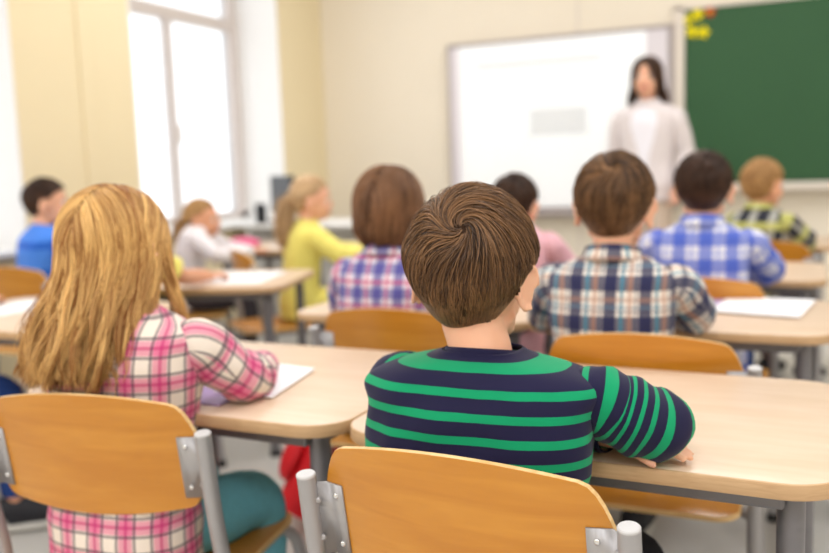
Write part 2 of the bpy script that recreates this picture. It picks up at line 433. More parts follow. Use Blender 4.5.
# ------------------------------------------------------------------ chairs
def make_chair():
    root = empty('school_chair')         # origin: floor below the seat centre, sitter faces +y
    yb = -.2; hw = .195
    def backy(u): return yb-.014+.030*(u/hw)**2 - .002
    N, K = 34, 10
    us = [-hw*math.cos(PI*i/N) for i in range(N+1)]
    def ztop(u): a = abs(u)/hw; return .707-.026*a**2-.058*max(0, (a-.80)/.20)**2.2
    def zbot(u): a = abs(u)/hw; return .498+.020*a**2+.050*max(0, (a-.86)/.14)**2.2
    th = .010
    rows = []
    F, B = [], []
    for k in range(K+1):
        fr, br = [], []
        for u in us:
            z = zbot(u)+(ztop(u)-zbot(u))*k/K
            tilt = -(z-.6)*.17
            fr.append((u, backy(u)+tilt+th/2, z)); br.append((u, backy(u)+tilt-th/2, z))
        F.append(fr); B.append(br)
    b = MB()
    b.grid(B, None, False, 0); b.grid([r[::-1] for r in F], None, False, 0)
    ringB = B[0]+[r[-1] for r in B[1:-1]]+B[-1][::-1]+[r[0] for r in B[1:-1]][::-1]
    ringF = F[0]+[r[-1] for r in F[1:-1]]+F[-1][::-1]+[r[0] for r in F[1:-1]][::-1]
    b.grid([ringF, ringB], None, True, 1)
    me = b.mesh('backrest', [M['ply'], M['ply_edge']])
    bm = bmesh.new(); bm.from_mesh(me); bmesh.ops.remove_doubles(bm, verts=bm.verts, dist=1e-5)
    bmesh.ops.recalc_face_normals(bm, faces=bm.faces); bm.to_mesh(me); bm.free(); me.set_sharp_from_angle(angle=R_(40))
    bo = D.objects.new('backrest', me); COL.objects.link(bo); bo.parent = root
    mo = bo.modifiers.new('bevel', 'BEVEL'); mo.width = .0022; mo.segments = 2; mo.limit_method = 'ANGLE'; mo.angle_limit = R_(50)
    # seat
    b = MB(); G = []
    b.slab(rrect(-.19, .19, -.25, .19, .05, 7), .349, .360, 0, 1, .003)
    b.obj('seat', [M['ply'], M['ply_edge']], root, True, 40)
    for sx in (-1, 1):
        x = sx*.2125
        p = MB(); p.tube([(x, -.214, .645), (x, -.196, .52), (x, -.172, .40), (x, -.172, .30), (x*1.02, -.20, .02)], [.013], 18, 24)
        po = p.obj('back_post', M['grey_metal'], root)
        c = MB(); c.tube([(x, -.2145, .645), (x, -.2148, .6475), (x, -.215, .649)], [.0131, .0131, .0118], 18); c.obj('post_cap', M['light_cap'], po)
        c = MB(); c.tube([(x*1.02, -.20, .022), (x*1.02, -.203, 0)], [.016, .017], 14); c.obj('foot_cap', M['black'], po)
        # fixing plate on the rear face of the backrest
        q = MB()
        rr = []
        for k, z in enumerate((.636, .532)):
            t = -(z-.6)*.17
            rr.append([(sx*.203, -.2-.012+(.645-z)*.14, z)] + [(sx*u, backy(u)+t-th/2-.0016, z) for u in (.19, .178, .162)])
        if sx < 0: rr = [r[::-1] for r in rr]
        q.grid(rr[::-1], None, False)
        pl = q.obj('fixing_plate', M['grey_metal'], root, True, 60)
        so = pl.modifiers.new('solid', 'SOLIDIFY'); so.thickness = .003; so.offset = 0
        for z in (.620, .550):
            e = MB(); u = .174; e.ell((sx*u, backy(u)-(z-.6)*.17-th/2-.004, z), (.0042, .0025, .0042), 12, 6); e.obj('bolt', M['steel'], pl)
        for z in (.612, .558):
            e = MB(); e.ell((sx*.2, -.2+(.645-z)*.14-.013, z), (.006, .004, .005), 10, 6); e.obj('weld_spot', M['grey_metal'], pl)
        l = MB(); l.tube([(sx*.165, .15, .335), (sx*.19, .17, .30), (sx*.205, .19, .15), (sx*.21, .20, .02)], [.0115], 14, 16)
        lo = l.obj('leg', M['grey_metal'], root)
        c = MB(); c.tube([(sx*.21, .20, .024), (sx*.2105, .201, 0)], [.0145, .0155], 14); c.obj('foot_cap', M['black'], lo)
        l = MB(); l.tube([(x, -.172, .335), (sx*.17, -.1, .338), (sx*.165, .06, .338), (sx*.165, .152, .335)], [.0105], 14, 14); l.obj('side_rail', M['grey_metal'], root)
    c = MB()
    for y in (-.12, .12): c.tube([(-.165, y, .338), (.165, y, .338)], [.010], 12)
    c.obj('cross_rail', M['grey_metal'], root)
    return root
chair0 = make_chair()
CHAIRS = [
    (-.366, 1.140, -4, 'wooden school chair at the bottom centre behind the striped boy'),
    (-1.085, 1.225, 9, 'wooden school chair nearest the camera on the left, girl with long hair seated'),
    (-.296, 1.93, 0, 'wooden school chair holding the boy in the navy and tan checked shirt'),
    (-.93, 2.10, 0, 'wooden school chair holding the child with the brown bob'),
    (-.29, 2.80, 0, 'wooden school chair under the boy in blue and white checks'),
    (-.90, 2.95, 0, 'wooden school chair under the pupil in pink in front of the whiteboard'),
    (-.115, 4.0, -14, 'wooden school chair of the fair haired boy near the chalkboard'),
    (-2.18, 3.38, -40, 'wooden school chair with the girl in yellow on it'),
    (-2.84, 3.50, -58, 'wooden school chair behind the girl in white by the window'),
    (-2.90, 2.72, -4, 'wooden school chair at the far left in front of the boy in blue'),
    (-2.06, 2.22, 14, 'wooden school chair hidden behind the long haired girl'),
    (-2.42, 1.51, 0, 'wooden school chair of the pupil at the left edge'),
]
for i, (x, y, r, lb) in enumerate(CHAIRS):
    o = chair0 if i == 0 else copy_tree(chair0)
    o.location = (x, y, 0); o.rotation_euler = (0, 0, R_(r)); tag(o, lb, 'chair', 'wooden school chairs')

# ------------------------------------------------------------------ people
def nz(p, f, seed=0): return noise.noise(Vector((p[0]*f+seed*7.3, p[1]*f-seed*3.1, p[2]*f+seed)))
def bake(b, name, mats, voxel, smooth=3):
    """one continuous surface out of the shapes collected in b"""
    me = b.mesh(name, mats, False)
    o = D.objects.new(name, me); COL.objects.link(o)
    r = o.modifiers.new('r', 'REMESH'); r.mode = 'VOXEL'; r.voxel_size = voxel; r.use_smooth_shade = True
    sm = o.modifiers.new('s', 'SMOOTH'); sm.factor = .5; sm.iterations = smooth
    dg = bpy.context.evaluated_depsgraph_get(); dg.update()
    ne = D.meshes.new_from_object(o.evaluated_get(dg))
    o.modifiers.clear(); o.data = ne; D.meshes.remove(me); ne.name = name
    while len(ne.materials) < len(mats): ne.materials.append(mats[len(ne.materials)])
    for i, mt in enumerate(mats): ne.materials[i] = mt
    return o
HL = [(0, .50), (40, .46), (62, .32), (78, .08), (92, .02), (100, -.06), (108, -.46), (124, -.78), (150, -.81), (180, -.83)]
def scalp(p, off=0.0):
    q = p*(SK_R+off)
    if p[2] < 0: q = q*np.array((1-.20*p[2]**2, 1-.02*p[2]**2, 1))
    return SK_C+q
def hairline(d, back=0.0):
    t = math.degrees(math.atan2(abs(d[0]), d[1]))
    for (a, za), (b_, zb) in zip(HL, HL[1:]):
        if t <= b_: 
            k = (t-a)/(b_-a); z = za+(zb-za)*k
            return z+back*max(0, (t-95)/85)
    return -.83
SK_C = np.array((0, -.006, .007)); SK_R = np.array((.0735, .090, .090))    # scalp ellipsoid
def add_head(b, T, ears=True, female=False):
    """T maps head space to person space"""
    def e(c, r, rot=None, n=20, m=14):
        s0 = len(b.v); b.ell(c, r, n, m, rot)
        for i in range(s0, len(b.v)): b.v[i] = tuple(T @ Vector(b.v[i]))
    def tb(path, rad, n=10, rings=None):
        s0 = len(b.v); b.tube(path, rad, n, rings)
        for i in range(s0, len(b.v)): b.v[i] = tuple(T @ Vector(b.v[i]))
    s0 = len(b.v); b.ell((0, 0, 0), (1, 1, 1), 30, 20)
    for i in range(s0, len(b.v)): b.v[i] = tuple(T @ Vector(scalp(np.array(b.v[i]))))
    e((0, .026, -.036), (.058, .058, .068), None, 24, 16)
    e((0, .045, -.083), (.034, .033, .022))
    for sx in (-1, 1):
        e((sx*.03, .05, -.042), (.026, .026, .026))
        e((sx*.028, .066, .008), (.022, .014, .010))           # brow ridge
        tb([(sx*.046, .0, -.06), (sx*.03, .045, -.088)], [.014, .014])
        if ears:
            q = Matrix.Rotation(R_(sx*-32), 3, 'Z')
            e((sx*.077, -.012, -.022), (.0042, .015, .026), q)
            pts = []
            for k in range(9):
                t = R_(-115+ k*37)
                loc = q @ Vector((0, -math.cos(t)*.0175, math.sin(t)*.030))
                pts.append((sx*.081+loc.x, -.014+loc.y, -.020+loc.z))
            tb(pts, [.003]*2+[.0042]*5+[.003]*2, 8, 20)
            e((sx*.0745, -.005, -.046), (.005, .007, .009), q)
            e((sx*.073, .006, -.022), (.006, .006, .012))
    tb([(0, .078, .004), (0, .088, -.014), (0, .096, -.03)], [.006, .0075, .0095])
    e((0, .090, -.036), (.013, .011, .008))
    e((0, .079, -.062), (.020, .010, .011))
def add_hand(b, wrist, fdir, nrm, side, curl=(25, 35, 25), S=1.0, spread=5):
    """wrist position, finger direction, back-of-hand normal; side=+1 puts the thumb at fdir x nrm"""
    f = Vector(fdir).normalized(); n = Vector(nrm); n = (n-f*n.dot(f)).normalized(); t = f.cross(n).normalized()*side
    W = Vector(wrist)
    pk = [W-f*.015, W+f*.012*S, W+f*.035*S, W+f*.062*S]
    b.tube([tuple(p) for p in pk], [(.019*S, .014*S), (.022*S, .013*S), (.029*S, .013*S), (.027*S, .010*S)], 14, 10, up=tuple(n))
    base = W+f*.058*S
    for k, (o, L) in enumerate(((.0205, .050), (.007, .057), (-.0065, .053), (-.0195, .041))):
        p = base+t*o*S; a = R_(spread*(1.5-k))
        d = (f*math.cos(a)+t*math.sin(a)).normalized(); ax = d.cross(n)
        pts = [p-d*.012*S, p]; ang = 0
        for seg, c in zip((.45, .31, .24), curl):
            ang += R_(c); dd = d*math.cos(ang)-n*math.sin(ang); pts.append(pts[-1]+dd*L*seg*S)
        b.tube([tuple(q) for q in pts], [.0068*S, .0068*S, .0063*S, .0058*S, .0048*S], 8, 12, up=tuple(t))
    p = W+f*.014*S+t*.018*S
    d1 = (f*.72+t*.62-n*.22).normalized(); d2 = (f*.92+t*.22-n*.3).normalized()
    pts = [p-d1*.006*S, p+d1*.022*S, p+d1*.034*S+d2*.012*S, p+d1*.036*S+d2*.034*S]
    b.tube([tuple(q) for q in pts], [.0095*S, .0085*S, .0075*S, .0058*S], 8, 10)

def hair_obj(name, strands, tints, radius, mat, parent):
    cu = D.hair_curves.new(name)
    sizes = [len(s_) for s_ in strands]
    cu.add_curves(sizes)
    flat = np.concatenate([np.asarray(s_, dtype=np.float32) for s_ in strands])
    cu.attributes['position'].data.foreach_set('vector', flat.ravel())
    ra = cu.attributes.get('radius') or cu.attributes.new('radius', 'FLOAT', 'POINT')
    rr = np.concatenate([radius*(1-.72*np.linspace(0, 1, k)**2.5) for k in sizes]).astype(np.float32)
    ra.data.foreach_set('value', rr)
    at = cu.attributes.new('tint', 'FLOAT', 'CURVE'); at.data.foreach_set('value', np.array(tints, dtype=np.float32))
    cu.materials.append(mat)
    o = D.objects.new(name, cu); COL.objects.link(o); o.parent = parent
    return o
def unit(v): return v/max(1e-9, np.linalg.norm(v))
def roots(rng, n, back=0.0):
    out = []
    while len(out) < n:
        d = unit(rng.normal(size=3))
        if d[2] > hairline(d, back) + rng.normal()*.02: out.append(d)
    return out
def groom_short(rng, n, whorl, spin=1.0, Ltop=.065, Lnape=.03, puff=.012, back=0.0, grav=.8, npt=11, mess=.12, sweep=0.0, inward=.0):
    """strands running along the scalp out of a whorl (head space)"""
    w_ = unit(np.array(whorl, float)); S, Tn = [], []
    for d in roots(rng, n, back):
        h = (d[2]+.7)/1.7
        L = (Lnape+(Ltop-Lnape)*max(0, min(1, h*1.25)))*(.8+.4*rng.random())
        st = L/(npt-1)/.085
        cl = noise.noise(Vector(d*6.0)); cl2 = noise.noise(Vector(d*6.0)+Vector((9, 4, 1)))
        lift = puff*(.35+.65*max(0, min(1, h*1.3)))*(.75+.5*rng.random())
        p = d.copy(); pts = []; q = None
        cl3 = noise.noise(Vector(d*14.0)); cl4 = noise.noise(Vector(d*14.0)+Vector((3, 8, 2)))
        jit = rng.normal(size=3)*mess*.5+np.array((cl, cl2, cl4))*mess*1.8+np.array((cl3, -cl4, cl2))*mess*1.2
        for k in range(npt):
            s = k/(npt-1)
            off = .002+lift*(1-(1-s)**2)*max(.12, min(1, (p[2]+.62)/.8))-inward*s*s
            pos = scalp(p, off); pts.append(pos)
            r = p-w_*(p@w_); dist = math.acos(max(-1, min(1, p@w_)))
            rt = (p-w_); rt = rt-p*(rt@p); rt = unit(rt)
            sw = np.cross(rt, w_ if dist < 1.2 else p); sw = sw-p*(sw@p); sw = unit(sw)
            g = np.array((0, 0, -1.0)); g = g-p*(g@p)
            fl = rt*(.62+.3*min(1, dist))+sw*spin*1.0*math.exp(-(dist/.55)**2)+sw*spin*.12+(np.array((sweep, 0, 0))-p*(p[0]*sweep))*max(0, p[2])+g*grav*min(1, dist/.7)**1.3*(1 if p[1] < .3 else .5)
            fl = unit(fl)+jit; fl = unit(fl-p*(fl@p))
            p = unit(p+fl*st)
            lim = hairline(p, back)-(.03 if p[1] > -.45 else .13)
            if p[2] < lim: 
                p = p.copy(); p[2] = lim; p = unit(p)
        S.append(np.array(pts)); Tn.append(min(1, max(0, .40+cl*.5+cl3*.75+rng.normal()*.2)))
    return S, Tn
def groom_long(rng, n, zend, part=.0, npt=18, flare=(.115, .10), cx=0, cy=-.03, wave=.008, puff=.012, nclump=70, raw=.05, tipin=0, squeeze=1.0, clump=.6, front=(.075, .06)):
    """strands falling from a parting, over the ears, down to zend (head space)"""
    S, Tn = [], []
    def run(d, jit):
        p = d.copy(); pts = []; k = 0
        sgn = 1 if (p[0]-part+(rng.normal()*.03 if jit else 0)) > 0 else -1
        off0 = .003+puff*(.4+.6*(rng.random() if jit else .5))
        lim = -.12+(rng.normal()*.09 if jit else 0)
        while p[2] > lim and k < 40:
            pts.append(SK_C+p*(SK_R+off0*(.5+.5*min(1, k/6))))
            f = np.array((sgn*.75*max(0, p[2]+.1), -.55 if p[1] > -.1 else -.1, -1.0*(1-.35*p[2])))
            if jit: f = f+rng.normal(size=3)*.05
            f = f-p*(f@p); p = unit(p+unit(f)*.11); k += 1
        pos = SK_C+p*(SK_R+off0); pts.append(pos)
        return pts, pos, math.atan2(pos[0], -(pos[1]-cy))
    cl_d = roots(rng, nclump, .1); cl_ph = rng.random((nclump, 3))*6.28; cl_t = rng.random(nclump)
    cl_th = [run(c, False)[2] for c in cl_d]; cl_z = rng.normal(size=nclump); cl_r = .82+.36*rng.random(nclump)
    for d in roots(rng, n, .1):
        ci = int(np.argmax([d@c for c in cl_d])); ph = cl_ph[ci]
        pts, pos, th = run(d, True)
        dth = (cl_th[ci]-th+PI) % (2*PI)-PI
        if abs(dth) < 1: th += dth*clump
        rr = cl_r[ci]*.6+.4*(.8+.4*rng.random())
        ze = zend+raw*(rng.normal()*.4+cl_z[ci]*.6)
        if abs(th) > 1.95: ex, ey = math.copysign(front[0], th)*rr+cx*.3, front[1]*rr
        else: ex, ey = cx+math.sin(th*squeeze)*flare[0]*rr, cy-math.cos(th*squeeze)*flare[1]*rr
        m_ = 13
        for j in range(m_):
            s = (j+1)/m_; e = s*s*(3-2*s)*.8+.2*s
            z = pos[2]+(ze-pos[2])*s
            x = pos[0]+(ex-pos[0])*e; y = pos[1]+(ey-pos[1])*e
            wv = wave*(s**1.1)
            x += wv*math.sin(ph[0]+z*34+ph[2]); y += wv*.8*math.sin(ph[1]+z*30)
            if tipin: x -= (x-cx)*tipin*s**4; y -= (y-cy)*tipin*s**4
            pts.append(np.array((x, y, z)))
        P = np.array(pts); q = np.linspace(0, len(P)-1, npt)
        i0 = np.floor(q).astype(int).clip(0, len(P)-2); fr_ = (q-i0)[:, None]
        S.append(P[i0]*(1-fr_)+P[i0+1]*fr_)
        nn_ = noise.noise(Vector((math.atan2(d[0], -d[1])*9, d[2]*3, 4.0)))
        Tn.append(min(1, max(0, .12+.6*cl_t[ci]+nn_*.55+rng.normal()*.15)))
    return S, Tn
def groom_tail(rng, n, tie, tail, rt=.03, npt=14, puff=.006):
    """hair combed to a tie point, plus the tail hanging from it; tail = path in head space"""
    S, Tn = [], []; td = unit((np.array(tie)-SK_C)/SK_R)
    for d in roots(rng, int(n*.62), .12):
        p = d.copy(); pts = []; a = math.acos(max(-1, min(1, d@td)))
        for k in range(npt):
            s = k/(npt-1)
            q = unit(d*math.sin((1-s)*a)+td*math.sin(s*a)) if a > 1e-3 else td
            off = .002+puff*math.sin(PI*min(1, s*1.1)*.9+.1)
            pts.append(SK_C+q*(SK_R+off))
        S.append(np.array(pts)); Tn.append(min(1, max(0, .45+.5*noise.noise(Vector(d*5))+rng.normal()*.18)))
    C = cr(tail, npt)
    for _ in range(int(n*.38)):
        o = rng.normal(size=3)*rt*.5
        s = np.linspace(0, 1, npt)[:, None]
        prof = (.35+.65*np.sin(PI*np.clip(s*.8+.1, 0, 1)))
        S.append(C+o*prof+np.sin(s*9+rng.random()*6)*.004*s); Tn.append(min(1, max(0, .5+rng.normal()*.25)))
    return S, Tn

def person(label, loc, rz, shirt, trousers, skin, hairm, hair, head=(0, 0, 0), S=1.0, lean=.05, side=0, armL=None, armR=None,
           legs=None, voxel=.005, seed=1, sleeve_to=1.0, width=1.0, standing=False, hs=1.0, scalp=None, shoes='shoe', neck_h=0, wr=.003,
           group='pupils at their desks', tail_z=.40, collar=True, short_sleeve=False, Sz=None, sq=0.0, vs=1.0, headoff=(0, 0, 0), hands=({}, {})):
    """seated (or standing) figure, local space: origin on the floor below the hips, facing +y"""
    rng = np.random.default_rng(seed)
    Wd = width; Sz = Sz or S
    hz = .435 if not standing else .88
    top = lambda z: hz+(z-.435)*Sz
    spine = lambda z: (side*max(0, (z-.45)/.4)**1.2, lean*max(0, (z-.45)/.37)**1.4)
    #          z     a     b
    prof = [(.375, .120, .090), (.405, .122, .091), (.46, .124, .092), (.54, .116, .082), (.62, .120, .082), (.70, .130, .085), (.755, .134, .083), (.785, .130, .076),
            (.806, .113, .066), (.822, .086, .055), (.834, .062, .048), (.842, .0535, .0455)]
    if sq: prof = [(z, a+sq*{.785: .010, .806: .020, .822: .018, .834: .004}.get(z, 0), b_+sq*{.806: .004, .822: .006}.get(z, 0)) for z, a, b_ in prof]
    if standing: prof = [(z, a*(.98 if z > .6 else .94), b_*.95) for z, a, b_ in prof]
    def ringset(shrink, z0, z1):
        out = []
        for z, a, b_ in prof:
            if z < z0-1e-6 or z > z1: continue
            c = spine(z); wf = 1+(Wd-1)*max(0, min(1, (.838-z)/.04)); out.append((c[0], c[1], top(z), (a*wf-shrink)*S, (b_-shrink)*S))
        return out
    def torso_grid(rs, n, rings, disp=None):
        Q = cr(rs, rings); rows, uvs = [], []
        for q in Q:
            row, ur = [], []; arc = 0; prev = None; half = []
            for c in range(n+1):
                t = -PI+2*PI*c/n
                sx, cx_ = math.sin(t), math.cos(t)
                e = .76
                p = np.array((q[0]+q[3]*math.copysign(abs(sx)**e, sx), q[1]-q[4]*math.copysign(abs(cx_)**e, cx_), q[2]))
                if prev is not None: arc += np.linalg.norm(p-prev)
                prev = p; half.append(arc)
                if disp:
                    nn = np.array((sx/q[3], -cx_/q[4], 0)); nn /= np.linalg.norm(nn); p = p+nn*disp(p)
                if c < n: row.append(p)
            mid = half[n//2]
            rows.append(row); uvs.append([(h-mid, q[2]) for h in half])
        return rows, uvs
    # ---- skeleton
    sh_z = .772; sp = spine(sh_z)
    shL = np.array((sp[0]-.119*Wd*S, sp[1]+.016, top(sh_z))); shR = np.array((sp[0]+.119*Wd*S, sp[1]+.016, top(sh_z)))
    nb = spine(.84); neck = np.array((nb[0], nb[1]+.0, top(.835)))
    hc = np.array((nb[0]+headoff[0], nb[1]+.022*S+headoff[1], top(.945)+neck_h+headoff[2]))
    hy, hp, hr = head
    Tm = Matrix.Translation(Vector(hc)) @ Matrix.Rotation(R_(hy), 4, 'Z') @ Matrix.Rotation(R_(hr), 4, 'Y') @ Matrix.Rotation(R_(hp), 4, 'X') @ Matrix.Scale(hs, 4)
    b = MB()
    rs = ringset(.011, .40, .81); rows, uvs = torso_grid(rs, 32, 26); b.grid(rows, uvs, True, 0, (True, True))
    nt = Tm @ Vector((0, -.014, -.05))
    b.tube([(neck[0], neck[1], neck[2]-.03), tuple(neck), tuple(nt), tuple(Tm @ Vector((0, -.012, 0)))], [.044*S, .0425*S, .040*hs, .036*hs], 18, 12)
    add_head(b, Tm)
    arms = []
    for sgn, sh, arm, hd in ((-1, shL, armL, hands[0]), (1, shR, armR, hands[1])):
        if arm is None:
            arm = ((sgn*.19, .06, .60), (sgn*.16, .20, .66))
        el, wr_ = np.array(arm[0], float), np.array(arm[1], float)
        b.tube([tuple(sh), tuple((sh+el)/2), tuple(el), tuple((el+wr_)/2), tuple(wr_)], [.035*S, .034*S, .030*S, .028*S, .0195*S], 14, 24)
        fd = hd.get('f', tuple(wr_-el)); nn = hd.get('n', (0, 0, 1))
        add_hand(b, wr_, fd, nn, hd.get('side', -sgn), hd.get('curl', (18, 28, 20)), hd.get('S', .92*S), hd.get('spread', 4))
        arms.append((sgn, sh, el, wr_))
    if legs is None and not standing:
        legs = [((-.085, .31, .43), (-.09, .29, .09)), ((.085, .31, .43), (.09, .29, .09))]
    if standing: legs = [((-.075, .02, .47), (-.08, .0, .08)), ((.075, .03, .47), (.08, .02, .08))]
    for sgn, (kn, an) in zip((-1, 1), legs):
        hip = (sgn*.062, .02 if not standing else 0, hz)
        kn, an = np.array(kn), np.array(an)
        hp_ = np.array(hip); b.tube([hip, tuple((hp_+kn)/2), tuple(kn-(kn-hp_)*.1), tuple(kn+(an-kn)*.12), tuple((kn+an)/2), tuple(an)], [.050*S, .050*S, .040*S, .038*S, .036*S, .026*S], 14, 24)
        fdx = hd_dir = np.array((kn[0]-hip[0], max(.05, kn[1]-hip[1]), 0)); fdx = fdx/np.linalg.norm(fdx)
        b.tube([tuple(an-fdx*.015+np.array((0, 0, -.03))), tuple(an+fdx*.06+np.array((0, 0, -.045))), tuple(an+fdx*.12+np.array((0, 0, -.055)))], [.028*S, .027*S, .02*S], 12, 8)
    body = bake(b, 'person', [skin, scalp], voxel, 3)
    # scalp faces take the hair's own base colour
    Ti = Tm.inverted(); me = body.data
    n_ = len(me.polygons); cen = np.empty(n_*3, dtype=np.float32); me.polygons.foreach_get('center', cen); cen = cen.reshape(-1, 3)
    A = np.array(Ti); loc_ = cen @ A[:3, :3].T + A[:3, 3]; dd = (loc_-SK_C)/SK_R; ln = np.linalg.norm(dd, axis=1)
    mi = np.zeros(n_, dtype=np.int32)
    for i in np.nonzero((ln > .68) & (ln < 1.12) & (dd[:, 2] > -.9))[0]:
        d = dd[i]/ln[i]
        if d[2] > hairline(d)+.03: mi[i] = 1
    me.polygons.foreach_set('material_index', mi)
    body.location = (loc[0], loc[1], 0); body.rotation_euler = (0, 0, R_(rz))
    tag(body, label, 'person', group)
    # ---- shirt, with both sleeves and collar
    sd = seed*1.7
    dsp = lambda p: wr*(1.3*nz((p[0]*1.0, p[1], p[2]*1.6), 9, sd)+.8*nz((p[0]+p[2]*.7, p[1], p[2]-.5*p[0]), 24, sd))
    z0 = .375
    rows, uvs = torso_grid(ringset(0, z0, .845), 72, 44, dsp)
    sb = MB(); sb.grid(rows, uvs, True, 0)
    so = sb.obj('shirt', shirt, body, True, 0); so.modifiers.new('t', 'SOLIDIFY').thickness = .002
    for sgn, sh, el, wr_ in arms:
        u1 = el-sh; d0 = u1/np.linalg.norm(u1)
        start = sh+np.array((-sgn*.035, 0, -.006))*S
        end = wr_-(wr_-el)*.06 if not short_sleeve else el
        def sd_(p, L, th, sh=sh, el=el, sgn=sgn):
            dl = np.linalg.norm(p-el)
            fold = math.exp(-(dl/.06)**2)
            return wr*(1.0*nz(p, 15, sd+sgn)+.7*nz((p[0]*1.3, p[1]*.7, p[2]), 34, sd))+fold*.006*math.sin(L*150+2.5*nz(p, 12, sd)) + .0022*fold
        sv = MB()
        if short_sleeve: pth = [start, sh+(el-sh)*.12+np.array((0, 0, .002)), sh*.5+el*.5, el*.75+sh*.25]; rd = [(.038*S, .036*S), (.054*S, .050*S), (.052*S, .050*S), (.050*S, .05*S)]
        else:
            e0 = el-(el-sh)*.16; e1 = el+(wr_-el)*.14
            pth = [start, sh+(el-sh)*.10+np.array((0, 0, .002)), sh*.66+el*.34, e0, e1, (el+wr_)/2, end]; rd = [(.034*S, .034*S), (.047*S, .047*S), (.049*S, .050*S), (.045*S, .045*S), (.043*S, .042*S), (.038*S, .037*S), (.030*S, .027*S)]
        sv.tube([tuple(p) for p in pth], rd, 32, 54, 0, False, None, sd_)
        sv.uv = [(u_, v_*vs) for u_, v_ in sv.uv]
        svo = sv.obj('sleeve', shirt, so, True, 0)
        if not short_sleeve:
            cf = MB(); dv = (wr_-el)/np.linalg.norm(wr_-el)
            cf.tube([tuple(end-dv*.022), tuple(end-dv*.005), tuple(end+dv*.003)], [(.030*S, .028*S), (.0305*S, .028*S), (.028*S, .025*S)], 24, 8, 0, False); cf.obj('cuff', shirt, svo, True, 0).modifiers.new('t', 'SOLIDIFY').thickness = .002
    if collar:
        c = MB(); rows, uvs = [], []
        for k, (dz, rr_, bk) in enumerate(((-.008, .056, .002), (.012, .0525, .0), (.026, .052, -.001), (.024, .056, .004), (.004, .064, .008), (-.006, .069, .010)) if collar == 'fold' else
                                      ((-.012, .060, 0), (-.002, .0565, 0), (.008, .0535, 0), (.014, .0515, 0), (.013, .0495, 0), (.002, .048, 0))):
            row, ur = [], []
            for i in range(37):
                t = -PI+2*PI*i/36; fr_ = .5-.5*math.cos(t)
                cc = (neck[0]*(1)+0, neck[1])
                p = (cc[0]+math.sin(t)*rr_*S, cc[1]+.004-math.cos(t)*(rr_-.006)*S-bk*(1-fr_), neck[2]+dz*S-.020*fr_*S)
                if i < 36: row.append(p)
                ur.append((t*.055, neck[2]+dz))
            rows.append(row); uvs.append(ur)
        c.grid(rows, uvs, True); c.obj('collar', shirt, so, True, 0).modifiers.new('t', 'SOLIDIFY').thickness = .002
    # ---- trousers: hips and two legs as one surface
    tb_ = MB()
    rs = [(0, 0, hz-.075*S, .08*S, .06*S), (0, 0, hz-.05*S, .104*S, .078*S), (0, 0, hz, .112*S*Wd, .082*S), (0, 0, hz+.06*S, .104*S*Wd, .076*S)]
    rows, uvs = torso_grid(rs, 32, 10); tb_.grid(rows, uvs, True, 0, (True, True))
    for sgn, (kn, an) in zip((-1, 1), legs):
        hip = np.array((sgn*.06, .02 if not standing else 0, hz-.005)); kn, an = np.array(kn), np.array(an)
        e = an+(kn-an)*.08
        k0 = kn-(kn-hip)*.1; k1 = kn+(an-kn)*.12
        fdp = lambda p, L, th: .003*nz(p, 26, sd)
        tb_.tube([tuple(hip), tuple((hip+kn)/2), tuple(k0), tuple(k1), tuple((kn+an)/2), tuple(e)], [.064*S, .066*S, .057*S, .055*S, .050*S, .042*S], 18, 34, 0, True, None, fdp)
    to = bake(tb_, 'trousers', [trousers], .008, 3); to.parent = body
    for sgn, (kn, an) in zip((-1, 1), legs):
        kn, an = np.array(kn), np.array(an)
        hip = (sgn*.062, 0, hz); fdx = np.array((kn[0]-hip[0], max(.05, kn[1]-hip[1]), 0)); fdx /= np.linalg.norm(fdx)
        s_ = MB(); z_ = an[2]-.075
        pts = [an-fdx*.045, an-fdx*.03, an+fdx*.02, an+fdx*.08, an+fdx*.135, an+fdx*.15]
        zz = [.038, .048, .048, .036, .028, .024]
        s_.tube([(p[0], p[1], z_+z/1.0+.004) for p, z in zip(pts, zz)], [(.022*S, .02*S), (.032*S, .044*S), (.036*S, .046*S), (.040*S, .034*S), (.032*S, .024*S), (.016*S, .014*S)], 18, 22, up=(0, 0, 1))
        sho = s_.obj('shoe', M[shoes], body)
        q = MB(); dr = math.atan2(fdx[1], fdx[0]); out = []
        for t in np.linspace(0, 2*PI, 28, endpoint=False):
            lx = .05+math.cos(t)*.105; ly = math.sin(t)*(.036+.004*math.cos(t))
            out.append((an[0]+lx*math.cos(dr)-ly*math.sin(dr), an[1]+lx*math.sin(dr)+ly*math.cos(dr)))
        q.slab(out, z_-.004, z_+.016, 0, None, .003); q.obj('sole', M['sole'], sho)
    # ---- face
    for sx in (-1, 1):
        e = MB(); e.ell((0, 0, 0), (.0125*hs,)*3, 18, 12); eo = e.obj('eye', M['eye_white'], body); eo.location = Tm @ Vector((sx*.029, .0685, -.010))
        i_ = MB(); i_.ell((0, 0, 0), (.0055*hs, .003*hs, .0055*hs), 14, 8); io = i_.obj('iris', M['iris'], eo)
        io.location = (Tm.to_3x3() @ Vector((0, .0112, 0))); io.rotation_euler = Tm.to_euler()
        w_ = MB(); w_.tube([tuple(Tm @ Vector(p)) for p in ((sx*.014, .0835, .012), (sx*.028, .083, .017), (sx*.045, .071, .012))], [.0016*hs, .0026*hs, .0012*hs], 8, 10); w_.obj('eyebrow', scalp, body)
    l_ = MB()
    l_.tube([tuple(Tm @ Vector(p)) for p in ((-.020, .0805, -.062), (-.008, .0895, -.0595), (0, .0895, -.0605), (.008, .0895, -.0595), (.020, .0805, -.062))], [.0015*hs, .004*hs, .0042*hs, .004*hs, .0015*hs], 8, 16)
    l_.tube([tuple(Tm @ Vector(p)) for p in ((-.018, .0805, -.0645), (0, .0885, -.069), (.018, .0805, -.0645))], [.0015*hs, .0046*hs, .0015*hs], 8, 14)
